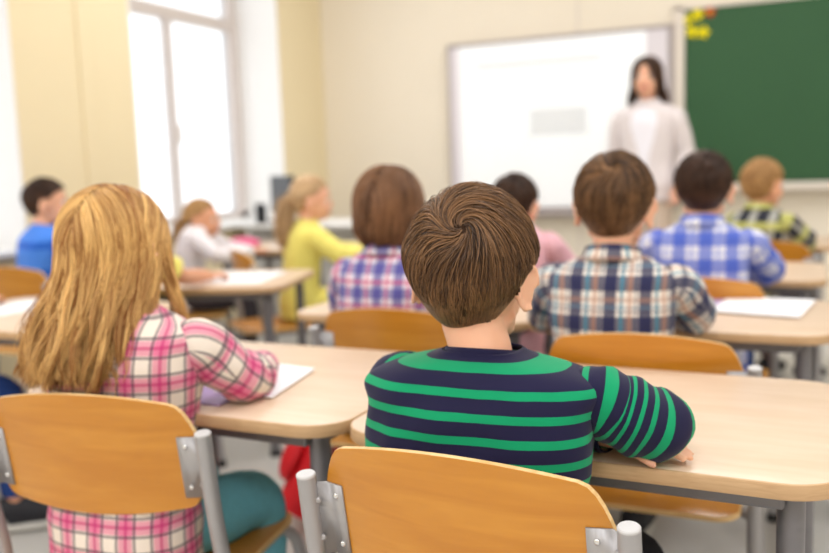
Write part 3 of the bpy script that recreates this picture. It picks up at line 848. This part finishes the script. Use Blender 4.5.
    l_.obj('mouth', M['lips'], body)
    # ---- hair
    if hair:
        St, Tn = hair['fn'](rng)
        Ta = np.array(Tm); St = [s_ @ Ta[:3, :3].T + Ta[:3, 3] for s_ in St]
        hair_obj('hair', St, Tn, hair.get('r', .0008)*hs, hairm, body)
        if 'tie' in hair:
            t_ = MB(); c_ = Tm @ Vector(hair['tie']); t_.ell(tuple(c_), (.019, .019, .013), 14, 8); t_.obj('hair_tie', hair['tiemat'], body)
    return body

SK1 = skin_mat('skin_fair', (240, 190, 160)); SK2 = skin_mat('skin_warm', (232, 176, 142))
H_BROWN = hair_mat('hair_brown', (56, 37, 24), (152, 112, 76)); B_BROWN = plain('scalp_brown', (62, 42, 28), .7, .2)
H_DARK = hair_mat('hair_dark_brown', (38, 24, 18), (92, 62, 44)); B_DARK = plain('scalp_dark_brown', (44, 28, 20), .7, .2)
H_BLOND = hair_mat('hair_blond', (142, 86, 36), (254, 210, 136)); B_BLOND = plain('scalp_blond', (140, 100, 56), .7, .2)
H_PALE = hair_mat('hair_pale_blond', (150, 108, 70), (248, 218, 172))
H_FAIR = hair_mat('hair_fair', (150, 106, 62), (218, 176, 118)); B_FAIR = plain('scalp_fair', (176, 132, 84), .7, .2)
H_BOB = hair_mat('hair_chestnut', (76, 50, 34), (158, 114, 80)); B_BOB = plain('scalp_chestnut', (74, 48, 32), .7, .2)

STRIPE = fabric('navy_green_stripe', (31, 29, 62), [('v', .0285, .006, .0105, (14, 154, 104), 1)])
PINK = fabric('pink_plaid', (238, 226, 214), [('u', .058, 0, .023, (222, 92, 146), .62), ('v', .058, 0, .023, (222, 92, 146), .62),
        ('u', .058, .009, .006, (196, 40, 112), .6), ('v', .058, .009, .006, (196, 40, 112), .6),
        ('u', .058, -.006, .005, (70, 52, 74), .65), ('v', .058, -.006, .005, (70, 52, 74), .65),
        ('u', .058, .024, .005, (70, 52, 74), .65), ('v', .058, .024, .005, (70, 52, 74), .65)])
NAVYTAN = fabric('navy_tan_plaid', (238, 231, 222), [('u', .075, 0, .026, (24, 30, 78), .86), ('v', .085, 0, .032, (24, 30, 78), .82),
        ('u', .075, .034, .007, (50, 140, 168), .75), ('v', .085, .048, .006, (70, 120, 150), .5),
        ('u', .075, .050, .010, (190, 132, 96), .5), ('v', .085, .062, .010, (180, 130, 104), .45),
        ('u', .075, .066, .004, (40, 44, 82), .6), ('v', .085, .040, .004, (40, 44, 82), .6)])
BLUECHECK = fabric('blue_white_check', (236, 236, 244), [('u', .078, 0, .040, (44, 84, 200), .72), ('v', .078, 0, .040, (44, 84, 200), .72),
        ('u', .078, .052, .008, (120, 140, 220), .6), ('v', .078, .052, .008, (120, 140, 220), .6)])
PURPLECHECK = fabric('blue_magenta_check', (232, 226, 236), [('u', .056, 0, .026, (52, 50, 150), .72), ('v', .060, 0, .026, (52, 50, 150), .66),
        ('u', .056, .034, .008, (200, 70, 120), .6), ('v', .060, .036, .010, (200, 70, 120), .6)])
DARKCHECK = fabric('black_yellow_check', (44, 46, 58), [('u', .085, 0, .034, (206, 206, 196), .7), ('v', .09, .01, .034, (214, 214, 120), .72)])
BLUE = fabric('royal_blue_knit', (78, 140, 240), [('v', .12, .03, .03, (28, 92, 205), .8)])
WHITE = fabric('white_cotton', (244, 238, 242), [])
YELLOW = fabric('yellow_cotton', (244, 232, 124), [])
PINKT = fabric('pink_cotton', (238, 186, 196), [])
GREYW = fabric('pale_grey_blouse', (228, 219, 219), [('u', .86, .37, .12, (246, 244, 252), 1)])
TEAL = plain('teal_denim', (112, 182, 198), .85, .15, var=.12, scale=60, bump=.1)
DENIM = plain('blue_denim', (38, 62, 120), .85, .15, var=.15, scale=60, bump=.1)
BLACKT = plain('black_trousers', (24, 24, 30), .85, .15, var=.1)
GREYT = plain('dark_grey_trousers', (62, 58, 64), .85, .15, var=.1)
BEIGE = plain('beige_trousers', (206, 186, 168), .8, .2, var=.04)

# 1 the boy in the striped jumper
person('boy with brown hair and crossed arms in navy and green striped jumper', (-.402, 1.050), 0, STRIPE, BLACKT, SK1, H_BROWN,
       dict(fn=lambda g: groom_short(g, 12000, (.20, -.78, .62), .9, .090, .046, .013, 0, .75, 13, .17, sweep=.5, inward=.002), r=.00062),
       head=(0, 2, 2), lean=.045, seed=3, scalp=B_BROWN, voxel=.004, width=1.21, Sz=.885, hs=1.05, headoff=(-.018, 0, .016), sq=.9, vs=1.9,
       armL=((-.06, .21, .675), (.168, .122, .666)), armR=((.238, .098, .690), (.12, .262, .690)),
       hands=(dict(f=(.97, -.12, -.03), n=(0, 0, 1), curl=(6, 14, 12), S=.95, spread=1), dict(f=(-.8, .2, -.08), curl=(15, 25, 15))),
       legs=[((-.10, .30, .43), (-.10, .29, .09)), ((.17, .25, .43), (.16, .24, .09))], wr=.005)
# 2 the girl
person('girl with long blond hair in pink and cream plaid shirt', (-1.075, 1.115), 3, PINK, TEAL, SK1, H_BLOND,
       dict(fn=lambda g: groom_long(g, 10000, -.200, .02, 22, (.112, .142), -.012, -.01, .014, .012, 220, .022, 0, .70, .7, (.085, .07)), r=.00075),
       head=(-4, 0, 0), lean=.03, seed=5, scalp=B_BLOND, voxel=.005, collar='fold', width=1.12, Sz=.965, headoff=(-.022, 0, 0),
       armL=((-.14, .17, .66), (-.04, .31, .668)), armR=((.180, .125, .680), (.12, .285, .668)),
       hands=(dict(f=(.4, .9, -.05)), dict(f=(-.5, .8, -.05))),
       legs=[((-.08, .31, .42), (-.10, .30, .09)), ((.10, .27, .40), (.10, .26, .09))], wr=.004)
# 3 boy in navy and tan checks
person('boy with short brown hair in navy, tan and teal checked shirt', (-.395, 1.905), 0, NAVYTAN, DENIM, SK1, H_BROWN,
       dict(fn=lambda g: groom_short(g, 4000, (.1, -.62, .78), 1.0, .055, .045, .010, 0, .7, 9, .15), r=.0010),
       head=(0, 2, 2), lean=.04, seed=8, scalp=B_BROWN, width=1.03, S=1.04, Sz=1.0, collar='fold', hs=1.06, headoff=(0, 0, .006),
       armL=((-.19, .15, .675), (-.06, .27, .668)), armR=((.172, .14, .690), (.08, .29, .668)), wr=.005,
       legs=[((-.085, .31, .43), (-.15, .40, .09)), ((.085, .31, .43), (-.02, .42, .09))])
# 4 boy in blue and white checks
person('boy with dark hair in royal blue and white checked shirt', (-.295, 2.775), 0, BLUECHECK, DENIM, SK1, H_DARK,
       dict(fn=lambda g: groom_short(g, 2800, (.1, -.6, .8), 1.0, .05, .045, .009, 0, .7, 8, .15), r=.0012),
       head=(3, 0, 0), lean=.04, seed=9, scalp=B_DARK, width=1.03, S=1.06, Sz=1.03, voxel=.006, hs=1.06, headoff=(0, 0, -.006), collar='fold',
       armL=((-.20, .16, .685), (-.06, .27, .670)), armR=((.195, .16, .685), (.10, .30, .670)), wr=.005)
# 5 fair boy
person('small fair haired boy in dark checked shirt, turned away near the chalkboard', (-.215, 4.03), -28, DARKCHECK, GREYT, SK2, H_FAIR,
       dict(fn=lambda g: groom_short(g, 2200, (0, -.6, .8), 1.0, .04, .018, .006, 0, .7, 8, .12), r=.0014),
       Sz=.965, hs=1.05, width=.92, head=(-8, 0, 0), lean=.05, seed=12, scalp=B_FAIR, voxel=.006, collar='fold',
       armL=((-.17, .17, .67), (-.05, .27, .668)), armR=((.14, .20, .67), (.03, .30, .668)), wr=.005)
# 6 child with bob
person('child with smooth chestnut bob in blue, white and magenta checked shirt', (-.992, 1.985), 0, PURPLECHECK, GREYT, SK1, H_BOB,
       dict(fn=lambda g: groom_long(g, 4000, -.088, .0, 14, (.078, .086), 0, -.010, .002, .013, 60, .012, .32, 1, .2, (.066, .05)), r=.0011),
       head=(0, 0, 2), lean=.035, seed=14, scalp=B_BOB, collar='fold', hs=1.03,
       armL=((-.20, .15, .67), (-.05, .26, .668)), armR=((.19, .15, .67), (.06, .27, .668)), wr=.005)
# 7 pupil in pink
person('dark haired pupil in pink top in front of the whiteboard, mostly hidden', (-.925, 2.84), 0, PINKT, GREYT, SK1, H_DARK,
       dict(fn=lambda g: groom_short(g, 2000, (.1, -.6, .8), 1.0, .05, .02, .008, 0, .7, 8, .12), r=.0013),
       head=(-6, 0, 0), lean=.04, seed=15, scalp=B_DARK, voxel=.006, headoff=(0, 0, -.035),
       width=.92, armL=((-.17, .15, .67), (-.05, .26, .668)), armR=((.16, .17, .67), (.05, .28, .668)))
# 8 girl in yellow
person('girl with long fair ponytail in yellow dress facing the front', (-2.14, 3.42), -48, YELLOW, YELLOW, SK1, H_PALE,
       dict(fn=lambda g: groom_tail(g, 3000, (0, -.085, -.01), [(0, -.086, -.01), (0, -.115, -.04), (0, -.122, -.11), (0, -.115, -.19), (0, -.12, -.22)], .032), r=.0013,
            tie=(0, -.098, -.012), tiemat=M['black']),
       head=(-6, -4, 0), lean=.05, Sz=.96, seed=17, scalp=B_FAIR, voxel=.006, shoes='shoe_white',
       armL=((-.17, .18, .66), (-.04, .31, .668)), armR=((.20, .17, .66), (.07, .31, .668)))
# 9 girl in white
person('small girl in white top with brown ponytail sitting by the window', (-2.86, 3.50), -62, WHITE, GREYT, SK2, H_FAIR,
       dict(fn=lambda g: groom_tail(g, 2400, (0, -.085, -.02), [(0, -.088, -.02), (0, -.115, -.05), (0, -.12, -.13), (0, -.10, -.20)], .028), r=.0014,
            tie=(0, -.098, -.02), tiemat=M['white_paint']),
       head=(-8, 0, 0), lean=.075, seed=18, scalp=B_FAIR, voxel=.006, headoff=(0, 0, -.07), S=.92, hs=.95,
       armL=((-.16, .20, .655), (-.02, .34, .66)), armR=((.18, .20, .655), (.08, .36, .66)))
# 10 boy in blue
person('boy with short dark hair in bright blue pullover at the far left', (-3.10, 2.80), -18, BLUE, GREYT, SK1, H_DARK,
       dict(fn=lambda g: groom_short(g, 2200, (.1, -.6, .8), 1.0, .04, .018, .006, 0, .7, 8, .12), r=.0013),
       head=(-26, 0, 0), lean=.04, seed=20, scalp=B_DARK, voxel=.006, S=1.02,
       armL=((-.20, .15, .66), (-.06, .26, .66)), armR=((.20, .13, .62), (.09, .26, .62)))
# 11 child whose arm shows behind the girl
person('child in yellow short sleeves hidden behind the long haired girl, bare arm on angled desk', (-2.16, 2.24), 12, YELLOW, GREYT, SK2, H_BROWN,
       dict(fn=lambda g: groom_short(g, 1500, (.1, -.6, .8), 1.0, .05, .02, .008, 0, .7, 8, .12), r=.0014),
       head=(-10, 4, 0), lean=.06, seed=22, scalp=B_BROWN, voxel=.006, short_sleeve=True, headoff=(0, 0, -.06),
       armL=((-.19, .16, .67), (-.06, .30, .664)), armR=((.19, .17, .69), (.20, .37, .668)), hands=({}, dict(f=(.35, .9, -.05))))
# the pupil at the left edge
person('pupil in white top and navy jeans at the left edge, one hand on desk', (-2.42, 1.56), 0, WHITE, DENIM, SK2, H_BROWN,
       dict(fn=lambda g: groom_short(g, 1200, (.1, -.6, .8), 1.0, .05, .02, .008, 0, .7, 8, .12), r=.0014),
       head=(-10, 4, 0), lean=.05, seed=27, scalp=B_BROWN, voxel=.006,
       armL=((-.19, .16, .67), (-.06, .30, .664)), armR=((.12, .21, .68), (.0, .42, .668)),
       legs=[((-.085, .31, .43), (-.09, .29, .09)), ((.28, .22, .43), (.28, .22, .09))])
# 12 teacher
teacher = person('woman with long dark hair in pale cardigan standing before the whiteboard', (-.86, 5.30), 172, GREYW, BEIGE, SK1, H_DARK,
       dict(fn=lambda g: groom_long(g, 3000, -.135, .01, 16, (.09, .085), 0, -.02, .006, .008, 40, .02, 0, 1, .4, (.092, -.015)), r=.0014),
       head=(6, 0, 0), lean=.0, seed=25, scalp=B_DARK, voxel=.006, S=1.18, Sz=1.26, width=1.12, standing=True, hs=1.10, group=None, collar='fold', shoes='shoe',
       armL=((-.215, -.03, 1.07), (-.19, .08, .88)), armR=((.215, -.03, 1.07), (.15, .12, .94)), neck_h=.01,
       hands=(dict(f=(.1, .3, -.9), n=(-1, 0, 0)), dict(f=(-.5, .5, -.5), n=(.5, .5, .5))))

# ------------------------------------------------------------------ things on the desks and floor
def sheet(name, pts, z, th, mat, label, cat, group=None):
    P = np.array(pts); c = P.mean(0)
    b = MB(); o2 = [tuple(p-c) for p in P]
    area_ = sum(o2[i][0]*o2[(i+1) % 4][1]-o2[(i+1) % 4][0]*o2[i][1] for i in range(4))
    if area_ < 0: o2 = o2[::-1]
    b.slab(o2, 0, th, 0, None, min(.0004, th*.3)); o = b.obj(name, mat, None, True, 30); o.location = (c[0], c[1], z)
    return tag(o, label, cat, group)
ZD = .6402
sheet('folder', [(-.285, 2.715), (-.12, 2.70), (-.12, 2.43), (-.27, 2.45)], ZD, .004, M['lilac'], 'lilac folder under the white sheet on the desk', 'folder')
sheet('paper', [(-.196, 2.62), (.028, 2.60), (-.011, 2.309), (-.229, 2.36)], ZD+.0045, .002, M['paper'], 'white sheet on lilac folder, right of the boy in navy checks', 'paper')
sheet('paper', [(-1.03, 1.51), (-.905, 1.49), (-.862, 1.27), (-.99, 1.27)], ZD+.0035, .002, M['paper'], 'white sheet by the sleeve of the girl in pink plaid', 'paper')
sheet('notebook', [(-1.13, 1.40), (-.93, 1.40), (-.93, 1.205), (-1.13, 1.205)], ZD, .003, M['lilac'], 'lilac notebook under the arm of the girl in pink plaid', 'notebook')
sheet('paper', [(-2.20, 2.93), (-1.93, 3.0), (-1.84, 2.66), (-2.06, 2.60)], ZD, .002, M['paper'], 'white sheet beside the bare arm on the angled desk', 'paper')
sheet('paper', [(-2.43, 2.14), (-2.22, 2.14), (-2.22, 1.85), (-2.43, 1.85)], ZD, .002, M['paper'], 'white sheet on the desk at the far left edge', 'paper')
sheet('paper', [(-2.70, 4.28), (-2.50, 4.24), (-2.48, 3.98), (-2.68, 3.98)], ZD, .002, M['paper'], 'white sheet on the desk of the girl in white', 'paper')
b = MB(); b.tube([(-.09, 0, .02), (-.08, 0, .022), (0, 0, .028), (.08, 0, .022), (.09, 0, .02)], [(.015, .012), (.03, .02), (.038, .028), (.03, .02), (.015, .012)], 18, 18)
o = b.obj('pencil_case', M['pink']); o.location = (-2.86, 4.02, ZD); tag(o, 'pink pencil case on the desk near the girl in white', 'pencil case')
z_ = MB(); z_.tube([(-.08, 0, .046), (0, 0, .0565), (.08, 0, .046)], [.002], 8, 10); z_.obj('zipper', M['steel'], o)

def backpack(label, loc, rz, tilt, mat, H=.40, W=.28, Dp=.15):
    b = MB(); rows = []
    n = 36
    for k in range(17):
        s = k/16; z = H*s
        f = math.sin(PI*min(.5, s*2.4))*.12+.88 if s < .25 else (1 if s < .72 else math.sqrt(max(.0, 1-((s-.72)/.285)**2)))
        row = []
        for j in range(n):
            t = 2*PI*j/n; sx, cy = math.cos(t), math.sin(t)
            x = W/2*f*math.copysign(abs(sx)**.55, sx); y = Dp/2*(f*.6+.4*min(1, f*1.3))*math.copysign(abs(cy)**.6, cy)
            d = .008*nz((x, y, z), 12, rz)
            row.append((x*(1+d*3), y*(1+d*4), z))
        rows.append(row)
    b.grid(rows, None, True, 0, (True, True))
    root = b.obj('backpack', mat, None, True, 60); root.location = loc; root.rotation_euler = (R_(tilt), 0, R_(rz)); tag(root, label, 'backpack')
    p = MB(); p.ell((0, -Dp/2-.012, H*.32), (W*.36, .035, H*.2), 20, 12); p.obj('front_pocket', mat, root)
    for sx in (-1, 1):
        q = MB(); q.tube([(sx*.07, Dp/2-.01, H*.9), (sx*.085, Dp/2+.05, H*.7), (sx*.09, Dp/2+.05, H*.4), (sx*.10, Dp/2-.01, H*.08)], [(.02, .005)], 10, 20); so_ = q.obj('shoulder_strap', mat, root)
        k = MB(); k.box((sx*.09, Dp/2+.056, H*.38), (.04, .012, .03)); k.obj('strap_buckle', M['black'], so_, False, 0, .003)
    q = MB(); q.tube([(-.03, Dp/2-.02, H*.97), (-.025, Dp/2-.015, H+.045), (.025, Dp/2-.015, H+.045), (.03, Dp/2-.02, H*.97)], [.006], 10, 16); q.obj('top_handle', mat, root)
    z = MB(); z.tube([(W*.42*math.cos(t), -Dp*.40, H*.55+H*.38*math.sin(t)) for t in np.linspace(.1, PI-.1, 9)], [.003], 8, 30); z.obj('zipper', M['black'], root)
    return root
backpack('red backpack slumped on the floor behind the left desk', (-1.35, 2.12, .06), -61, -30, M['red'], .40, .26, .16)
backpack('black backpack standing on the floor at the right end of the second desk', (.22, 2.66, 0), -10, -6, M['blackbag'], .42, .28, .16)

# teacher's table with monitor and phone by the window
t = empty('teacher_table', (-2.82, 4.98, 0)); tag(t, 'white teacher table in the front corner by the window', 'table')
b = MB(); b.slab(rrect(-.55, .55, -.30, .30, .02), .695, .72, 0, None, .003); b.obj('tabletop', M['white_paint'], t)
b = MB()
for x in (-.5, .5): b.box((x, 0, .345), (.022, .54, .69))
b.box((0, .2, .45), (.98, .018, .45)); b.obj('side_panel', M['white_paint'], t, False, 0, .002)
mn = empty('monitor', (-3.19, 4.95, .7202), R_(-40)); tag(mn, 'black computer monitor on the white table by the window', 'monitor')
b = MB(); b.box((0, 0, .18), (.46, .03, .25)); b.obj('housing', M['black'], mn, False, 0, .006)
b = MB(); b.box((0, .0165, .182), (.43, .003, .22)); b.obj('screen', M['screen'], mn, False, 0)
b = MB(); b.tube([(0, -.02, .14), (0, -.03, .06), (0, -.02, .01)], [.02], 12, 8); b.obj('stand_neck', M['black'], mn)
b = MB(); b.slab(rrect(-.11, .11, -.09, .07, .03), 0, .012, 0, None, .003); b.obj('stand_base', M['black'], mn)
sp = tag(empty('speaker', (-3.24, 4.76, .7202), R_(-20)), 'small upright black speaker in front of the monitor', 'speaker')
b = MB(); b.slab(rrect(-.025, .025, -.03, .03, .01), 0, .13, 0, None, .004); b.obj('cabinet', M['black'], sp)
b = MB(); b.tube([(0, -.0295, .08), (0, -.033, .08)], [.019, .017], 18); b.obj('driver', M['screen'], sp)
